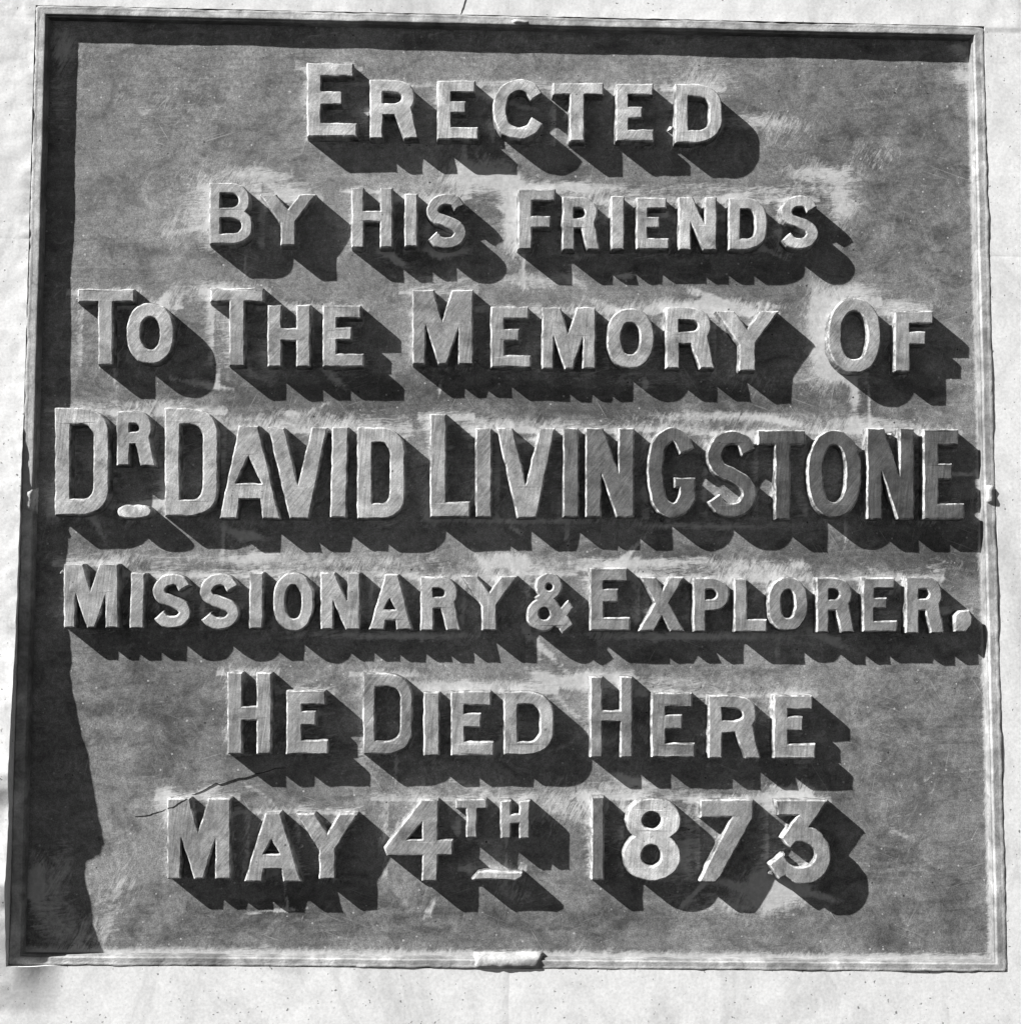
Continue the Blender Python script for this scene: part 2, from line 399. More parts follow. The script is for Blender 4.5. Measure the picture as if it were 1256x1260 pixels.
#        char  x0     x1     y0     y1    stem  tone  options
ROWS = [
 ('E', 378, 439, 77, 167.5, 17.2, .37, dict(t=16.5, m=.475)), ('R', 455, 514.5, 97.6, 169.6, 16, .38, {}), ('E', 538, 588, 98.7, 170.7, 17, .38, dict(t=14.5, m=.45)),
 ('C', 606.6, 669, 96.5, 171, 16, .40, {}), ('T', 680.6, 742, 101.5, 173, 18, .36, dict(t=14.5, c=710)), ('E', 757.8, 804, 102.7, 173, 15.5, .38, dict(t=14, top=.98, m=.5)),
 ('D', 830.6, 889, 102.7, 175.5, 16.5, .38, dict(f=(.62, .42))),
 ('B', 257.8, 311, 224.6, 300, 13.5, .33, {}), ('Y', 319.6, 389, 238.7, 301.5, 18, .27, {}), ('H', 432.5, 483, 230.5, 304, 15.2, .29, dict(t=13.5)),
 ('I', 498, 513.5, 238, 302.5, 15, .29, {}), ('S', 525, 573.5, 237.5, 305.5, 14.5, .27, {}),
 ('F', 637.5, 683, 232.6, 306, 16.6, .27, dict(t=14, mid=.87, m=.545)), ('R', 692, 738, 242, 306.7, 14.5, .30, {}), ('I', 752, 768, 241, 306.7, 16, .34, {}),
 ('E', 783, 823, 242.8, 306, 13.8, .33, dict(t=13.3, m=.48)), ('N', 835, 882, 242, 307, 15, .37, {}), ('D', 896.4, 943.5, 243, 307, 14.5, .35, dict(f=(.6, .4))), ('S', 960.5, 1007, 240, 306, 14.2, .36, {}),
 ('T', 96, 165, 355.4, 448.6, 18, .30, dict(t=15.8, c=129.8)), ('O', 155.7, 214, 372.4, 447.2, 17.3, .34, {}), ('T', 258.6, 324.5, 354.5, 449.7, 18.5, .29, dict(t=16.3, c=291.5)),
 ('H', 329.4, 381.8, 375, 450.7, 17, .28, dict(t=15.5)), ('E', 397.3, 447.6, 375.6, 450.7, 16.8, .28, dict(t=15.5, m=.46)),
 ('M', 507.6, 582, 356.5, 447.6, 16, .23, {}), ('E', 604, 653.5, 377, 451.8, 16.5, .27, dict(t=15, m=.47)), ('M', 667, 732.6, 378, 453.4, 16, .28, {}),
 ('O', 747, 804.5, 379, 452.8, 17.2, .31, {}), ('R', 819.4, 879, 378, 452.8, 16.2, .34, {}), ('Y', 881, 958, 382.4, 456, 20, .34, {}),
 ('O', 1019, 1083.6, 366.8, 458.5, 16, .27, {}), ('F', 1101, 1148, 382.4, 456.6, 18.5, .26, dict(t=15.5, mid=.8, m=.45)),
 ('D', 67.6, 133.7, 502, 633.8, 18.7, .37, dict(t=20, f=(.55, .24))), ('R', 143.6, 190.5, 505.8, 572.7, 15.8, .34, dict(t=15)), ('D', 202.9, 267.9, 502, 634.8, 18.4, .35, dict(t=20, f=(.58, .24))),
 ('A', 270.3, 344.5, 524, 638, 20, .32, {}), ('V', 330.4, 402.8, 526, 638, 20, .30, {}), ('I', 406.5, 426, 525.6, 636.6, 19, .31, dict(lean=2.5)), ('D', 439.7, 498, 526, 638, 18.2, .34, dict(t=18.5, f=(.55, .24))),
 ('L', 529.6, 578, 509.6, 636, 19.3, .27, {}), ('I', 585.5, 604.7, 526.8, 636, 19, .27, {}), ('V', 611.4, 682.8, 526.8, 637, 20, .27, {}), ('I', 693, 711.7, 526.8, 636, 19, .14, {}),
 ('N', 720.7, 780, 526.8, 636, 19, .125, {}), ('G', 797, 855.7, 525.6, 637, 18.5, .09, {}), ('S', 869.8, 931, 530, 636.4, 17.5, .09, {}), ('T', 932.6, 990.7, 529.3, 639, 18.5, .075, dict(t=18, c=963)),
 ('O', 993.8, 1059.4, 529, 636.6, 18.5, .08, {}), ('N', 1067, 1124.8, 527, 638.7, 18, .08, {}), ('E', 1136.6, 1186.3, 528, 638.7, 18, .10, dict(t=19, top=.86, m=.47)),
 ('M', 78.6, 145.5, 694, 772.5, 16.5, .30, {}), ('I', 159.4, 176.5, 705, 773, 16.5, .30, dict(lean=2)), ('S', 188, 235, 706, 773, 15, .30, {}), ('S', 246, 294.3, 706, 774.5, 15, .30, {}),
 ('I', 306.7, 323.5, 704.5, 773.6, 16, .29, dict(lean=.5)), ('O', 336, 386, 704.8, 776.5, 15, .30, {}), ('N', 394.6, 443, 704.8, 774.6, 15.5, .30, {}), ('A', 454.4, 507, 706.8, 774.6, 17, .30, dict(ap=(.38, .68, .45, .64, .84))),
 ('R', 517.6, 566.5, 709.6, 775.5, 15.5, .29, {}), ('Y', 567.8, 636.6, 708.7, 775.5, 19, .26, {}), ('E', 726, 775.3, 699, 776, 16.5, .20, dict(t=16, m=.44)),
 ('X', 785.6, 841.4, 710, 776.5, 16, .23, {}), ('P', 853, 897, 710.9, 777.5, 15, .20, {}), ('L', 903.5, 943.3, 711.8, 777.5, 15.8, .23, {}),
 ('O', 945, 994, 710, 776.5, 15.5, .20, {}), ('R', 1005, 1051, 711, 778, 14.5, .20, {}), ('E', 1061.6, 1103.6, 711, 777.4, 14, .20, dict(t=13, m=.47)), ('R', 1114.7, 1162, 710, 779, 15.5, .21, {}),
 ('H', 280, 334, 828, 928, 18, .25, dict(t=17.5, m=.5)), ('E', 352.5, 403.6, 850, 928, 19, .27, dict(t=17, m=.435)),
 ('D', 446.8, 507.4, 829, 928, 14.5, .23, dict(t=16, f=(.55, .3))), ('I', 521.4, 540.7, 852, 930, 19, .27, {}), ('E', 555, 607.3, 851, 930, 16.5, .27, dict(t=17, m=.45)), ('D', 620, 681.5, 851, 929, 16.8, .28, dict(f=(.6, .4))),
 ('H', 726.4, 778, 833, 932, 14.5, .19, dict(t=13.5, m=.49)), ('E', 801.7, 854.8, 853, 932, 17, .20, dict(t=17, m=.45)), ('R', 872, 935, 856, 933, 16.5, .25, {}), ('E', 952, 1003, 856, 933, 17.5, .25, dict(t=17, m=.45)),
 ('M', 206, 283.5, 983, 1081.6, 17.5, .24, {}), ('A', 300.7, 370.6, 1000.5, 1085, 20, .26, dict(ap=(.37, .63, .4, .6, .82))), ('Y', 365, 440.4, 1001.6, 1082, 21, .25, {}),
 ('T', 561, 598.8, 984, 1031, 13, .28, dict(t=11, c=580.5)), ('H', 616, 651.6, 985.8, 1032, 12.5, .28, dict(t=11.5)),
 ('1', 728, 743, 981, 1082.6, 15, .12, {}),
]
SPECIAL = [('&', 'ampersand', .22), ('4', 'numeral', .25), ('8', 'numeral', .46), ('7', 'numeral', .24), ('3', 'numeral', .24), ('.', 'full_stop', .26), ('-', 'dash', .34), ('_', 'dash', .46)]

def poly_sd(poly, px, py):
    """signed distance to a closed polygon, negative inside"""
    A = np.array(poly); B = np.roll(A, -1, axis=0)
    d2 = np.full(px.shape, 1e18); ins = np.zeros(px.shape, bool)
    for (ax, ay), (bx, by) in zip(A, B):
        ex, ey = bx - ax, by - ay; L = ex * ex + ey * ey
        if L < 1e-12: continue
        t = np.clip(((px - ax) * ex + (py - ay) * ey) / L, 0, 1)
        d2 = np.minimum(d2, (px - ax - t * ex) ** 2 + (py - ay - t * ey) ** 2)
        c = (ay > py) != (by > py)
        if abs(ey) > 1e-12:
            ins ^= c & (px < (py - ay) * ex / ey + ax)
    d = np.sqrt(d2)
    return np.where(ins, -d, d)
def ops_sd(ops, px, py):
    r = np.full(px.shape, 1e9)
    for op, poly in ops:
        d = poly_sd(poly, px, py)
        r = np.minimum(r, d) if op == '+' else np.maximum(r, -d)
    return r
def contours(ops, step=0.6):
    allp = np.array([p for op, poly in ops if op == '+' for p in poly])
    lo, hi = allp.min(0) - 2.5, allp.max(0) + 2.5
    xs = np.arange(lo[0], hi[0], step); ys = np.arange(lo[1], hi[1], step)
    gx, gy = np.meshgrid(xs, ys, indexing='ij')
    F = ops_sd(ops, gx, gy) + 1e-7
    b = F < 0
    code = b[:-1, :-1] * 1 + b[1:, :-1] * 2 + b[1:, 1:] * 4 + b[:-1, 1:] * 8
    nxt, pos = {}, {}
    def pt(i, j, e):
        (a, c) = {0: ((i, j), (i + 1, j)), 1: ((i + 1, j), (i + 1, j + 1)), 2: ((i, j + 1), (i + 1, j + 1)), 3: ((i, j), (i, j + 1))}[e]
        k = (a, c)
        if k not in pos:
            f0, f1 = F[a], F[c]; t = f0 / (f0 - f1)
            pos[k] = (gx[a] + t * (gx[c] - gx[a]), gy[a] + t * (gy[c] - gy[a]))
        return k
    T = {1: [(3, 0)], 2: [(0, 1)], 3: [(3, 1)], 4: [(1, 2)], 5: [(3, 0), (1, 2)], 6: [(0, 2)], 7: [(3, 2)], 8: [(2, 3)], 9: [(2, 0)], 10: [(0, 1), (2, 3)], 11: [(2, 1)], 12: [(1, 3)], 13: [(1, 0)], 14: [(0, 3)]}
    for i, j in zip(*np.nonzero((code > 0) & (code < 15))):
        for e0, e1 in T[int(code[i, j])]:
            nxt[pt(i, j, e0)] = pt(i, j, e1)
    loops, seen = [], set()
    for k in list(nxt):
        if k in seen: continue
        l = []
        while k in nxt and k not in seen:
            seen.add(k); l.append(pos[k]); k = nxt[k]
        if len(l) > 8: loops.append(np.array(l))
    return loops
def simplify(l, tol=0.13):
    def dp(a):
        if len(a) < 3: return [a[0], a[-1]]
        s, e = a[0], a[-1]; d = e - s; L = np.hypot(*d)
        if L < 1e-9: k = int(np.argmax(np.hypot(*(a - s).T))); m = 1
        else:
            q = np.abs((a[:, 0] - s[0]) * d[1] - (a[:, 1] - s[1]) * d[0]) / L
            k = int(np.argmax(q)); m = q[k]
        if m < tol: return [s, e]
        return dp(a[:k + 1])[:-1] + dp(a[k:])
    k = int(np.argmax(np.hypot(*(l - l[0]).T)))
    return np.array(dp(l[:k + 1])[:-1] + dp(np.vstack([l[k:], l[:1]]))[:-1])
def refine(l, mx=3.2):
    r = []
    for i in range(len(l)):
        a, b = l[i], l[(i + 1) % len(l)]
        n = max(1, int(math.ceil(np.hypot(*(b - a)) / mx)))
        for k in range(n): r.append(a + (b - a) * k / n)
    return np.array(r)
def offset_dirs(l):
    a = l - np.roll(l, 1, 0); b = np.roll(l, -1, 0) - l
    na = np.stack([a[:, 1], -a[:, 0]], 1) / np.maximum(np.hypot(*a.T), 1e-9)[:, None]
    nb = np.stack([b[:, 1], -b[:, 0]], 1) / np.maximum(np.hypot(*b.T), 1e-9)[:, None]
    m = na + nb; m /= np.maximum(np.hypot(*m.T), 1e-6)[:, None]
    c = np.maximum((m * na).sum(1), 0.45)
    return m / c[:, None]

#         spread, height, paleness of the rubbed metal
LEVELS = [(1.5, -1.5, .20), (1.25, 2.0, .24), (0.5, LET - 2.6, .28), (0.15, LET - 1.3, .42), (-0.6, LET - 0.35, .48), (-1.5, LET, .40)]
LETTERS = []          # (drawing ops in tablet coordinates, bounding box)
def build_letter(name, ops, tone, parent):
    ops = [(op, [tuple(U(x, y, LET)) for x, y in poly]) for op, poly in ops]
    P = np.array([p for op, poly in ops if op == '+' for p in poly])
    LETTERS.append((ops, P.min(0), P.max(0)))
    ctr = (P.min(0) + P.max(0)) / 2
    verts, faces, rings, wear = [], [], [], []
    sd = random.uniform(0, 90)
    for l in contours(ops):
        l = refine(simplify(l))
        n = offset_dirs(l)
        test = ops_sd(ops, (l + n * 0.6)[:, 0], (l + n * 0.6)[:, 1])
        if np.median(test) < 0: n = -n
        wob = np.array([0.85 * mnoise.noise((p[0] / 11, p[1] / 11, sd)) + 0.4 * mnoise.noise((p[0] / 4, p[1] / 4, sd + 5)) for p in l])
        hz = np.array([0.5 * mnoise.noise((p[0] / 30, p[1] / 30, sd + 9)) for p in l])
        ring = []
        for o, w, pale in LEVELS:
            q = l + n * (o + wob)[:, None]; k0 = len(verts)
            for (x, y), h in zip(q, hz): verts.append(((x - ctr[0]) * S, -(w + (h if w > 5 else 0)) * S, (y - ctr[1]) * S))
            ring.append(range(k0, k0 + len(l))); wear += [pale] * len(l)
        for a, b in zip(ring[:-1], ring[1:]):
            N = len(a)
            for i in range(N): faces.append((a[i], a[(i + 1) % N], b[(i + 1) % N], b[i]))
        rings.append(list(ring[-1]))
    flat = [i for r in rings for i in r]
    tris = tessellate_polygon([[Vector((verts[i][0] * 1000, verts[i][2] * 1000, 0)) for i in r] for r in rings])
    for a, b, c in tris: faces.append((flat[a], flat[b], flat[c]))
    o = mesh_obj(name, verts, faces, M_LET, parent)
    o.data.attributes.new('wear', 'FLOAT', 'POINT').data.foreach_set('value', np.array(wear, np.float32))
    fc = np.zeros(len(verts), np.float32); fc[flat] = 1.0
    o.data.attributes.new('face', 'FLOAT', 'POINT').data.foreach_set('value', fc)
    o.location = W3(ctr[0], ctr[1], 0)
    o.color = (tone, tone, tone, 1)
    return o

# ---------------------------------------------------------------- the wall
IN = [np.array(U(*p, RIM)) for p in ((58, 18.5), (1197, 44), (1225, 1185), (26, 1176))]      # inner corners of the rim: tl, tr, br, bl
SIDE = [0.78, 0.88, 0.68, 0.88]              # the rim shows wider at the sides than along the top and foot
def outward(i):
    a, b, c = IN[i - 1], IN[i], IN[(i + 1) % 4]
    d1 = (b - a) / np.hypot(*(b - a)); d2 = (c - b) / np.hypot(*(c - b))
    n1 = np.array([-d1[1], d1[0]]); n2 = np.array([-d2[1], d2[0]])
    return np.linalg.solve(np.array([n1, n2]), np.array([SIDE[i - 1], SIDE[i]]))
MIT = [outward(i) for i in range(4)]
RW = 16.5                                     # width of the rim
OUT = [IN[i] + MIT[i] * (RW + 0.45) for i in range(4)]

# the lip of cement on the left stands proud of the rim lower down: heights read off its shadow on the plate
SH = [(300, 95), (345, 99), (420, 96), (490, 92), (560, 88), (650, 84), (700, 84), (760, 86), (820, 88), (850, 90), (880, 96), (920, 106), (960, 115), (1000, 121), (1028, 127), (1040, 129), (1052, 124), (1062, 107), (1080, 106), (1110, 112), (1135, 114), (1160, 122), (1176, 130)]
prof = []
for sy, sx in SH:
    if sy < 640: continue
    s = U(sx, sy, 0)
    t = (OUT[0][1] - s[1]) / (OUT[0][1] - OUT[3][1]); ue = OUT[0][0] + t * (OUT[3][0] - OUT[0][0])
    k = (s[0] - ue) / SUN_U
    prof.append((s[1] - k * SUN_V, k * -SUN_W))
prof.sort()
PV, PH = np.array([p[0] for p in prof]), np.array([p[1] for p in prof])
def left_h(v):
    if v > PV[-1]: return max(RIM - 0.3, PH[-1] - (v - PV[-1]) * 0.05)
    if v < PV[0]: return max(RIM - 0.6, PH[0] - (PV[0] - v) * 0.16)
    return float(np.interp(v, PV, PH))
def wall_h(u, v):
    base = RIM - 0.9
    te = OUT[0][1] + (u - OUT[0][0]) / (OUT[1][0] - OUT[0][0]) * (OUT[1][1] - OUT[0][1])
    le = OUT[0][0] + (OUT[0][1] - v) / (OUT[0][1] - OUT[3][1]) * (OUT[3][0] - OUT[0][0])
    if v > te - 4: base += 0.9
    d = u - le
    if d < 70:
        hl = left_h(v)
        if d > 6: k = (d - 6) / 64; hl += (base - hl) * k * k * (3 - 2 * k)
        base = hl if d > -60 else base + (hl - base) * max(0.35, 1 - (-d - 60) / 160)
    rough = 0.8 if d < 6 else 0.22
    e = min(abs(v - te) if v > te - 4 else 99, abs(d) if d < 6 else 99)
    base += 1.3 * math.exp(-(e / 9) ** 2) * fbm(u, v, 11, 3, 31.0)
    base += rough * fbm(u, v, 26, 4, 2.0) * 1.6 + 0.5 * fbm(u, v, 120, 2, 8.0)
    return base
def patch(c00, c10, c11, c01, nu, nv):
    g = []
    for j in range(nv + 1):
        b = j / nv
        for i in range(nu + 1):
            a = i / nu
            g.append((1 - a) * (1 - b) * c00 + a * (1 - b) * c10 + a * b * c11 + (1 - a) * b * c01)
    return g, nu, nv

wall = empty('stone_wall', 'pale limewashed stone wall surrounding the dark metal tablet', 'wall')
MARG = 500.0
JT, JB, JL, JR = U(626, 10, RIM)[0], U(626, 1210, RIM)[0], U(20, 293, RIM)[1], U(1240, 315, RIM)[1]
GAP = 0.03
xl, xr, yt, yb = OUT[3][0] - MARG, OUT[2][0] + MARG, OUT[0][1] + MARG, OUT[2][1] - MARG
def on(a, b, u=None, v=None):
    if u is not None: t = (u - a[0]) / (b[0] - a[0])
    else: t = (v - a[1]) / (b[1] - a[1])
    return a + t * (b - a)
A2 = lambda x, y: np.array([x, y], float)
TLo, TRo, BRo, BLo = OUT
NM = 96
def block(patches, gapped):
    verts, faces, key = [], [], {}
    edges = {}
    for (c00, c10, c11, c01) in patches:
        lu, lv = np.hypot(*(c10 - c00)), np.hypot(*(c01 - c00))
        nu = NM if lu < MARG * 1.25 else int(lu / 4.5)
        nv = NM if lv < MARG * 1.25 else int(lv / 4.5)
        g, nu, nv = patch(c00, c10, c11, c01, nu, nv)
        idx = []
        for p in g:
            k = (round(p[0], 2), round(p[1], 2))
            if k not in key:
                key[k] = len(verts)
                drop = 0.0
                for kind, val in gapped:
                    dd = abs(p[0] - val) if kind == 'u' else abs(p[1] - val)
                    if dd < 4: drop += 0.2 * (1 - dd / 4) ** 2
                w = wall_h(p[0], p[1]) - drop
                verts.append(W3(p[0] + 0.7 * mnoise.noise((p[0] / 14, p[1] / 14, 4)), p[1] + 0.7 * mnoise.noise((p[0] / 14, p[1] / 14, 7)), w))
            idx.append(key[k])
        for j in range(nv):
            for i in range(nu):
                q = (idx[j * (nu + 1) + i], idx[j * (nu + 1) + i + 1], idx[(j + 1) * (nu + 1) + i + 1], idx[(j + 1) * (nu + 1) + i])
                faces.append(q)
                for a, b in zip(q, q[1:] + q[:1]):
                    e = (min(a, b), max(a, b)); edges[e] = edges.get(e, 0) + 1
    back = {}
    yb_ = (RIM + 45.0) * S
    for (a, b), n in edges.items():
        if n == 1:
            for k in (a, b):
                if k not in back:          # a doubled edge keeps the arris crisp
                    back[k] = len(verts); verts.append(verts[k]); verts.append((verts[k][0], yb_, verts[k][2]))
            faces.append((back[a], back[b], back[b] + 1, back[a] + 1))
    m = mesh_obj('stone_block', verts, faces, M_WALL, wall, smooth=False)
    for p in m.data.polygons:
        if abs(p.normal.y) > 0.55: p.use_smooth = True
    return m
# upper left, upper right, lower right, lower left
b_tl = block([(on(TLo, TRo, u=JT - GAP), TLo, A2(TLo[0], yt), A2(JT - GAP, yt)), (TLo, A2(xl, TLo[1]), A2(xl, yt), A2(TLo[0], yt)),
       (on(TLo, BLo, v=JL + GAP), A2(xl, JL + GAP), A2(xl, TLo[1]), TLo)], [('u', JT - GAP), ('v', JL + GAP)])
b_tr = block([(on(TLo, TRo, u=JT + GAP), TRo, A2(TRo[0], yt), A2(JT + GAP, yt)), (TRo, A2(xr, TRo[1]), A2(xr, yt), A2(TRo[0], yt)),
       (on(TRo, BRo, v=JR + GAP), A2(xr, JR + GAP), A2(xr, TRo[1]), TRo)], [('u', JT + GAP), ('v', JR + GAP)])
b_br = block([(on(TRo, BRo, v=JR - GAP), A2(xr, JR - GAP), A2(xr, BRo[1]), BRo), (BRo, A2(xr, BRo[1]), A2(xr, yb), A2(BRo[0], yb)),
       (on(BLo, BRo, u=JB + GAP), BRo, A2(BRo[0], yb), A2(JB + GAP, yb))], [('v', JR - GAP), ('u', JB + GAP)])
b_bl = block([(on(TLo, BLo, v=JL - GAP), A2(xl, JL - GAP), A2(xl, BLo[1]), BLo), (BLo, A2(xl, BLo[1]), A2(xl, yb), A2(BLo[0], yb)),
       (on(BLo, BRo, u=JB - GAP), BLo, A2(BLo[0], yb), A2(JB - GAP, yb))], [('v', JL - GAP), ('u', JB - GAP)])
mb = [(xl + 3, yb + 3), (xr - 3, yb + 3), (xr - 3, yt - 3), (xl + 3, yt - 3)]
mv = [W3(a, b, -6) for a, b in mb] + [W3(a, b, -30) for a, b in mb]
mesh_obj('mortar_bed', mv, [(0, 1, 2, 3), (4, 5, 6, 7), (0, 1, 5, 4), (1, 2, 6, 5), (2, 3, 7, 6), (3, 0, 4, 7)], M_MORTAR, wall)

def tube(name, pts, r, mat, parent, seg_=6):
    verts, faces = [], []
    P = [Vector(p) for p in pts]
    for i, p in enumerate(P):
        d = (P[min(i + 1, len(P) - 1)] - P[max(i - 1, 0)]).normalized()
        a = d.cross(Vector((0, 1, 0))).normalized(); b = d.cross(a).normalized()
        rr = r * (0.35 + 0.65 * math.sin(math.pi * min(1, max(0, (i + .4) / (len(P) - .2)))) ** 0.5)
        for k in range(seg_):
            t = 2 * math.pi * k / seg_
            verts.append(tuple(p + a * rr * math.cos(t) + b * rr * math.sin(t)))
    for i in range(len(P) - 1):
        for k in range(seg_):
            faces.append((i * seg_ + k, i * seg_ + (k + 1) % seg_, (i + 1) * seg_ + (k + 1) % seg_, (i + 1) * seg_ + k))
    faces.append(tuple(range(seg_))); faces.append(tuple(range((len(P) - 1) * seg_, len(P) * seg_)))
    return mesh_obj(name, verts, faces, mat, parent)
def wall_crack(pxs, r, parent):
    pts = spline(pxs, 6); out = []
    for i, (x, y) in enumerate(pts):
        u, v = U(x, y, RIM); out.append(W3(u + 0.8 * mnoise.noise((x / 5, y / 5, 1)), v, wall_h(u, v) - r * 0.35))
    return tube('crack', out, r * S, M_CRACK_LINE, parent)
wall_crack([(574, -14), (573.5, -4), (570, 8), (566, 19)], 0.8, b_tl)

# ---------------------------------------------------------------- the tablet
plaque = empty('memorial_tablet', 'dark metal memorial tablet with raised capital letters set in the wall', 'plaque')

# letters first: the plate needs their outlines
for ch, x0, x1, y0, y1, s, tone, o in ROWS:
    build_letter('numeral' if ch == '1' else 'letter', glyph(ch, x0, y0, x1, y1, s, o), tone, plaque)
for ch, nm, tone in SPECIAL:
    build_letter(nm, special(ch), tone, plaque)

# rim: stepped moulding with a shallow groove along its face
PROFILE = [(-1.8, -2.0), (-1.2, 3.0), (-0.6, 8.2), (-0.2, 8.8), (1.3, 9.2), (1.9, 12.3), (2.8, RIM - 0.1), (4.2, RIM), (7.0, RIM - 0.1), (10.5, RIM - 0.25), (12.6, RIM - 0.15), (14.2, RIM - 0.2), (15.6, RIM - 0.5), (16.5, RIM - 1.4), (16.8, -3.0)]
verts, faces, N = [], [], 0
for i in range(4):
    j = (i + 1) % 4
    n = int(np.hypot(*(IN[j] - IN[i])) / 4)
    for k in range(n):
        t = k / n
        for q, (o, w) in enumerate(PROFILE):
            p = (IN[i] + MIT[i] * o) * (1 - t) + (IN[j] + MIT[j] * o) * t
            if k == 0 and o > 9: p = p - MIT[i] * (o - 9) * 0.22
            d = (0.8 * fbm(p[0], p[1], 40, 3, 1.0) + (1.5 * fbm(p[0], p[1], 12, 3, 2.5) if q > 8 else 0)) if 0 < q < len(PROFILE) - 1 else 0
            ww = w + ((1.5 * fbm(p[0], p[1], 110, 2, 5.0) + 0.55 * fbm(p[0], p[1], 16, 3, 6.0)) if w > 7 else 0)
            verts.append(W3(p[0] + d, p[1] + d, ww))
        N += 1
Q = len(PROFILE)
for a in range(N):
    b = (a + 1) % N
    for q in range(Q - 1): faces.append((a * Q + q, b * Q + q, b * Q + q + 1, a * Q + q + 1))
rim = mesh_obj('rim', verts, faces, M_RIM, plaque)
rim.data.attributes.new('reveal_dim', 'FLOAT', 'POINT').data.foreach_set('value', np.tile(np.array([1, 1, 1, .9, .8, .6, .3, .15] + [0.0] * (Q - 8), np.float32), N))  # inner faces darkened in colour to hold down their sunlit brightness

# fixing lugs let into the middle of each side
def lug(px0, py0, px1, py1, h, sk=0.0):
    c0, c1 = U(px0, py0, h), U(px1, py1, h)
    u0, u1, v0, v1 = min(c0[0], c1[0]), max(c0[0], c1[0]), min(c0[1], c1[1]), max(c0[1], c1[1])
    nx, ny = max(6, int((u1 - u0) / 3)), max(5, int((v1 - v0) / 3))
    vs, fs = [], []
    for j in range(ny + 1):
        for i in range(nx + 1):
            a, b = i / nx, j / ny
            e = min(1, min(a, 1 - a) * nx / 1.6) * min(1, min(b, 1 - b) * ny / 1.6)
            u = u0 + a * (u1 - u0) + 1.0 * mnoise.noise((i * .5, j * .5, h)); v = v0 + b * (v1 - v0) + 1.0 * mnoise.noise((i * .5, j * .5, h + 4))
            vs.append(W3(u + sk * (b - .5), v, 3 + (h - 3) * (e ** 0.35) + 0.9 * mnoise.noise((i * .33, j * .45, h + 8))))
    for j in range(ny):
        for i in range(nx): fs.append((j * (nx + 1) + i, j * (nx + 1) + i + 1, (j + 1) * (nx + 1) + i + 1, (j + 1) * (nx + 1) + i))
    rim_i = [i for i in range(nx + 1)] + [j * (nx + 1) + nx for j in range(1, ny + 1)] + [ny * (nx + 1) + i for i in range(nx - 1, -1, -1)] + [j * (nx + 1) for j in range(ny - 1, 0, -1)]
    k0 = len(vs)
    for k in rim_i: vs.append((vs[k][0], (RIM + 2) * S, vs[k][2]))
    L = len(rim_i)
    for k in range(L): fs.append((rim_i[k], rim_i[(k + 1) % L], k0 + (k + 1) % L, k0 + k))
    return mesh_obj('fixing_lug', vs, fs, M_RIM, plaque, smooth=True)
lug(582, 1175, 667, 1195, RIM + 2.4, 3.0)
lug(626, 21, 655, 31, RIM + 1.2, 1.0)
lug(1212, 594, 1226, 622, RIM + 2.0)
lug(29, 599, 42, 631, RIM + 2.0)

# lumps of metal left by the casting beside some letters
BURRS = [(96.5, 368, 3, 8), (77, 704, 4, 7), (1113, 712, 5, 8), (1170.5, 768, 4, 8), (796, 620, 3, 6), (802, 630, 3, 6), (810, 636, 3, 5),
         (455, 141, 2.6, 8), (826, 158, 5, 8), (352, 882, 2.6, 6), (370, 1042, 3, 8), (303, 1076, 3.5, 6), (285, 1002, 4, 8), (286, 1022, 3.5, 7), (406, 533, 5, 10), (640, 1028, 4, 7), (728, 1068, 3, 9), (948, 1074, 3.5, 8), (1010, 1078, 5, 8), (952, 610, 5, 9), (1094, 536, 4.5, 11)]
for i, (x, y, r, h) in enumerate(BURRS):
    c = U(x, y, h / 2); bm = bmesh.new()
    bmesh.ops.create_icosphere(bm, subdivisions=2, radius=1.0)
    for vv in bm.verts:
        k = 1 + 0.45 * mnoise.noise((vv.co.x * 1.3 + i, vv.co.y * 1.3, vv.co.z * 1.3))
        vv.co = Vector((vv.co.x * r * k * S, vv.co.y * h * k * S, vv.co.z * r * 0.8 * k * S))
    me = bpy.data.meshes.new('casting_burr'); bm.to_mesh(me); bm.free()
    me.materials.append(M_LET)
    me.attributes.new('wear', 'FLOAT', 'POINT').data.foreach_set('value', np.full(len(me.vertices), 0.33, np.float32))
    me.attributes.new('face', 'FLOAT', 'POINT')
    ob = bpy.data.objects.new('casting_burr', me); C.objects.link(ob); ob.parent = plaque
    ob.location = W3(c[0], c[1], -0.5)

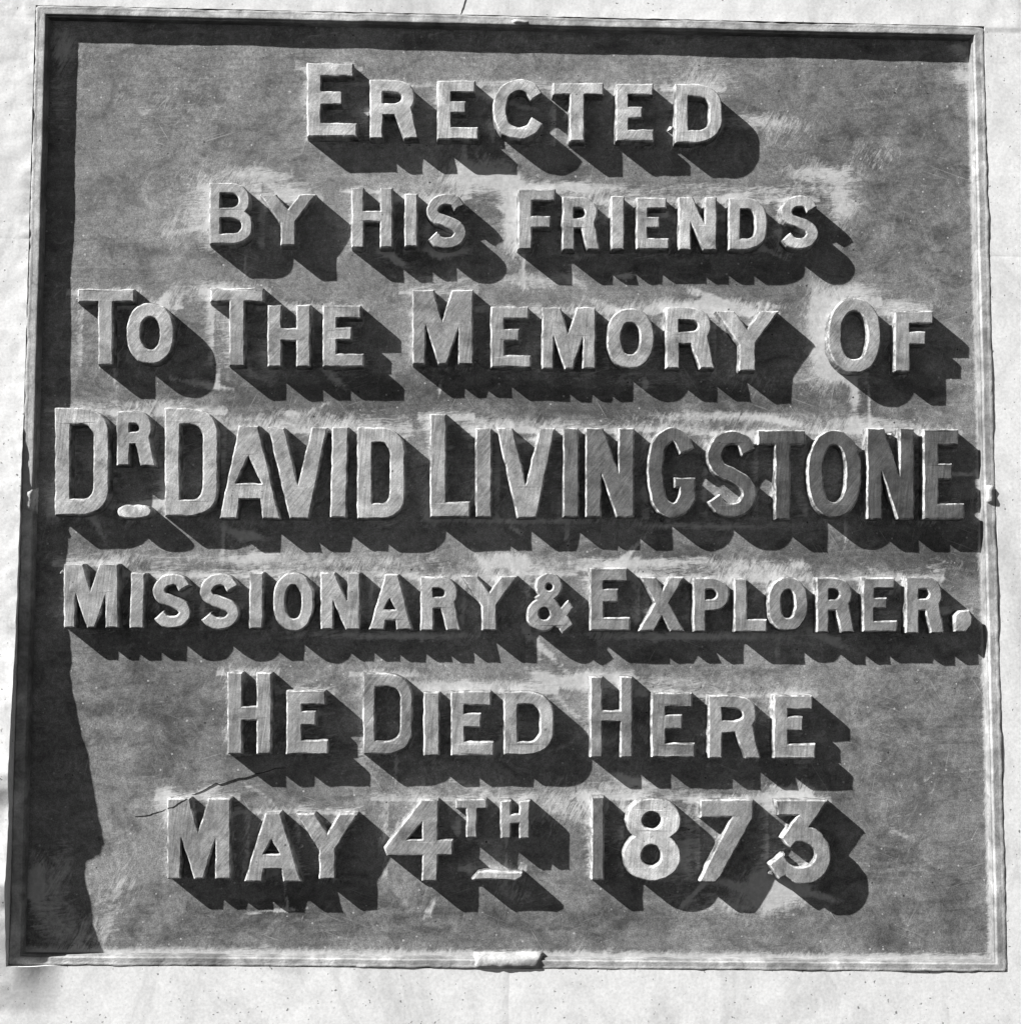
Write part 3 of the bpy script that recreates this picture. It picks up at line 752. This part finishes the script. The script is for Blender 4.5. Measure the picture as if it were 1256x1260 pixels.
# plate: gently uneven sheet that rises in a soft fillet to meet the letters
STEP = 3.2
lo = np.min(np.array(IN), axis=0) - 6; hi = np.max(np.array(IN), axis=0) + 6
nx, ny = int((hi[0] - lo[0]) / STEP), int((hi[1] - lo[1]) / STEP)
gu, gv = np.meshgrid(np.linspace(lo[0], hi[0], nx + 1), np.linspace(lo[1], hi[1], ny + 1), indexing='ij')
dist = np.full(gu.shape, 60.0)
for ops, a, b in LETTERS:
    m = (gu > a[0] - 45) & (gu < b[0] + 45) & (gv > a[1] - 45) & (gv < b[1] + 45)
    # only the outer shapes matter for the distance on the sheet
    dist[m] = np.minimum(dist[m], ops_sd(ops, gu[m], gv[m]))
dist = np.maximum(dist, 0)
SMEARS = [(600, 215, 38, 22, .9), (628, 270, 10, 42, .9), (240, 255, 24, 34, .6), (205, 288, 14, 18, .45), (310, 214, 45, 9, .7), (350, 232, 25, 12, .6), (1005, 213, 42, 12, .9), (1034, 250, 16, 30, .9), (930, 150, 60, 8, .5), (1080, 190, 40, 20, .35), (690, 230, 80, 7, .7),
  (900, 231, 120, 5, .5), (870, 375, 85, 8, .75), (1009, 408, 13, 52, 1.3), (1035, 462, 16, 8, .8), (1050, 356, 34, 8, .8), (1110, 374, 38, 7, .7), (230, 358, 45, 14, .4), (270, 395, 16, 40, .4), (1051, 480, 2.6, 38, .9), (180, 496, 50, 7, .35), (880, 512, 80, 6, .7),
  (400, 516, 120, 10, .4), (620, 520, 90, 10, .35), (350, 688, 270, 8, .5), (625, 690, 26, 10, .9), (810, 692, 95, 7, .7), (930, 700, 40, 12, .5), (480, 783, 110, 3.2, .7), (850, 784, 110, 3.6, .8), (870, 648, 85, 3.2, .7),
  (640, 641, 90, 3.0, .6), (700, 838, 45, 12, .8), (560, 843, 70, 6, .7), (830, 838, 80, 8, .4), (690, 988, 42, 26, .7), (203, 985, 9, 18, .7), (950, 1095, 36, 26, 1.2), (880, 1112, 45, 10, .5), (190, 540, 10, 10, .4), (955, 985, 25, 12, .7), (985, 980, 10, 40, .4),
  (1188, 92, 18, 14, .8), (1170, 700, 30, 20, .3), (440, 950, 25, 20, .4), (620, 560, 8, 30, .4), (770, 965, 25, 14, .5), (155, 1080, 12, 40, .4), (130, 1120, 14, 40, .4), (560, 215, 30, 20, .4), (530, 640, 14, 30, .3), (470, 640, 20, 40, .25), (205, 590, 12, 30, .5),
  (60, 1110, 26, 50, .5), (45, 1085, 6, 26, .9), (95, 1150, 30, 25, .5), (78, 1060, 12, 30, .4), (80, 58, 22, 22, .55), (75, 110, 12, 60, .35), (600, 44, 560, 9, .30), (1180, 60, 14, 10, .7), (62, 620, 10, 20, .4), (70, 330, 14, 120, .2),  # pale stains here also paint the rim's shadow bands lighter
  (330, 440, 7, 40, .3), (575, 345, 120, 7, .35), (660, 345, 40, 10, .5), (760, 470, 90, 8, .3), (950, 470, 80, 14, .3), (1060, 520, 60, 8, .5), (300, 660, 20, 12, .5), (640, 1100, 40, 12, .4), (830, 1060, 10, 40, .5), (845, 1040, 4, 45, .6), (330, 1075, 25, 8, .6),
  (715, 300, 10, 20, .4), (555, 310, 25, 5, .7), (540, 310, 8, 8, .5), (470, 300, 10, 25, .4), (640, 60, 60, 12, .3), (870, 90, 40, 25, .5), (200, 130, 110, 80, .22), (960, 160, 60, 25, .35), (1000, 850, 60, 60, .15), (1100, 1000, 40, 110, .2)]
GRIME = [(1010, 490, 180, 30, .8), (1130, 600, 60, 110, .5), (420, 490, 260, 26, .7), (740, 500, 120, 22, .6), (230, 305, 60, 18, .6), (860, 340, 120, 16, .6), (1100, 320, 70, 60, .35), (330, 890, 120, 60, .3), (180, 900, 80, 90, .45), (1090, 900, 90, 120, .45), (620, 1130, 420, 18, .5), (300, 700, 300, 10, .4),
  (860, 680, 220, 14, .7), (1000, 690, 160, 20, .6), (1130, 680, 60, 20, .6), (560, 320, 60, 12, .5), (640, 480, 500, 14, .5), (1000, 1080, 140, 60, .3), (330, 1130, 160, 26, .35), (1120, 180, 70, 90, .3), (300, 190, 70, 30, .35), (140, 460, 60, 40, .4)]
wu = np.array([9 * fbm(a, b, 28, 3, 41.0) for a, b in zip(gu.ravel(), gv.ravel())]).reshape(gu.shape)
wv_ = np.array([7 * fbm(a, b, 28, 3, 53.0) for a, b in zip(gu.ravel(), gv.ravel())]).reshape(gu.shape)
res = 0.5 * np.exp(-dist / 6.0)
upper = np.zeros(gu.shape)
for ops, a, b in LETTERS:                                # pale band along the head and the left of every letter
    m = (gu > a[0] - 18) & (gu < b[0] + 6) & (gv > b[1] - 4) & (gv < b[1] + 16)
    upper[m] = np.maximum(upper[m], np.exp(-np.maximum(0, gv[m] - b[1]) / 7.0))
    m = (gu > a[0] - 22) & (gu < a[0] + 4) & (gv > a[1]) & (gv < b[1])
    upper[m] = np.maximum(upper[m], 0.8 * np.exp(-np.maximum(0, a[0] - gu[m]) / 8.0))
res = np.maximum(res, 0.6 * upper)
for x, y, rx_, ry_, am in SMEARS:
    c = U(x, y, 0)
    g = am * np.exp(-(((gu + wu - c[0]) / (rx_ + 3)) ** 2 + ((gv + wv_ * min(1, ry_ / 9) - c[1]) / (ry_ + 1)) ** 2))
    res = np.maximum(res, 0) + g * 0.9
for i in range(95):                                     # strokes of old polish and run-off round the lettering
    if i < 60:
        ops, a, b = LETTERS[int(rng.integers(len(LETTERS)))]
        c = np.array([rng.uniform(a[0] - 40, b[0] + 40), rng.choice([b[1] + rng.uniform(2, 26), a[1] - rng.uniform(4, 40), rng.uniform(a[1], b[1])])])
        L_, w_, an, am = rng.uniform(8, 34), rng.uniform(2.6, 6), rng.normal(0.1, 0.5), rng.uniform(.35, .95)
    elif i < 80:
        ops, a, b = LETTERS[int(rng.integers(len(LETTERS)))]
        c = np.array([rng.uniform(a[0], b[0]), a[1] - rng.uniform(8, 30)])
        L_, w_, an, am = rng.uniform(10, 32), rng.uniform(2.0, 2.8), math.pi / 2, rng.uniform(.4, .8)
    else:
        c = np.array([rng.uniform(-540, 560), rng.uniform(-540, 560)])
        L_, w_, an, am = rng.uniform(10, 40), rng.uniform(2.4, 5), rng.uniform(0, 3.1), rng.uniform(.2, .45)
    du, dv = gu + 0.5 * wu - c[0], gv + 0.5 * wv_ - c[1]
    p, q = du * math.cos(an) + dv * math.sin(an), -du * math.sin(an) + dv * math.cos(an)
    res += am * np.exp(-((p / L_) ** 2 + (q / w_) ** 2))
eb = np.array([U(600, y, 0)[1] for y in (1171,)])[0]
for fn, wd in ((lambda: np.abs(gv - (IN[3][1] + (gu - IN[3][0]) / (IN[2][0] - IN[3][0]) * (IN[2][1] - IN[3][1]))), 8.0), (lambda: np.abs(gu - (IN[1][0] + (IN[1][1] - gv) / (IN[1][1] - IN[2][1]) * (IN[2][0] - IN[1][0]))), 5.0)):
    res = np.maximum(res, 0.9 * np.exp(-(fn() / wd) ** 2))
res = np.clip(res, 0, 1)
grime = np.zeros(gu.shape)
for x, y, rx_, ry_, am in GRIME:
    c = U(x, y, 0)
    grime += am * np.exp(-(((gu + 2 * wu - c[0]) / rx_) ** 2 + ((gv + 2 * wv_ - c[1]) / ry_) ** 2))
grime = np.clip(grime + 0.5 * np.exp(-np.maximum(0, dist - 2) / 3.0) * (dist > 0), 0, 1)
verts, faces = [], []
for i in range(nx + 1):
    for j in range(ny + 1):
        u, v = gu[i, j], gv[i, j]
        w = 0.9 * fbm(u, v, 150, 3, 11.0) + 0.22 * fbm(u, v, 22, 3, 17.0) + 1.1 * math.exp(-dist[i, j] / 4.0) * (0.6 + 0.8 * fbm(u, v, 35, 2, 23.0))
        verts.append(W3(u, v, w))
for i in range(nx):
    for j in range(ny):
        a = i * (ny + 1) + j
        faces.append((a, a + ny + 1, a + ny + 2, a + 1))
k0 = len(verts)
cs = [W3(lo[0], lo[1], -5.5), W3(hi[0], lo[1], -5.5), W3(hi[0], hi[1], -5.5), W3(lo[0], hi[1], -5.5)]
verts += cs
faces.append((k0, k0 + 1, k0 + 2, k0 + 3))
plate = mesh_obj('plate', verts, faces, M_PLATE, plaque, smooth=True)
at = plate.data.attributes.new('residue_shade_lift', 'FLOAT', 'POINT')
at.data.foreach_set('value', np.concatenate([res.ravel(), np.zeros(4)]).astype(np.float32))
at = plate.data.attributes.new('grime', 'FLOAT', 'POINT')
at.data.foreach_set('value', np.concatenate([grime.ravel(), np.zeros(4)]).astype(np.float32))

# thin dark line added over the plate and the head of the M of MAY
def dark_line(pts, r=0.6):
    p2 = spline([(x, y) for x, y, w in pts], 6); n = len(p2) - 1; out = []
    for i, (x, y) in enumerate(p2):
        w = pts[0][2]
        u, v = U(x, y, w)
        out.append(W3(u + .8 * mnoise.noise((x / 4, y / 4, 2)), v + .8 * mnoise.noise((x / 4, y / 4, 6)), w))
    return tube('dark_line', out, r * S, M_CRACK_LINE, plaque)
dark_line([(166, 1005, .2), (180, 1003.5, .2), (192, 1000, .2), (204, 996, .2)], 0.4)
dark_line([(206, 995, LET + .1), (214, 992.5, LET + .1), (222, 987, LET + .1), (230, 983, LET + .1)], 0.5)
dark_line([(236, 978, .3), (247, 974.5, .3), (258, 968, .3), (266, 964, .3), (272, 965, .3), (290, 958.5, .3), (302, 957, .3), (315, 952.5, .3), (328, 950, .3), (338, 946, .3), (352, 945, .3)], 0.55)
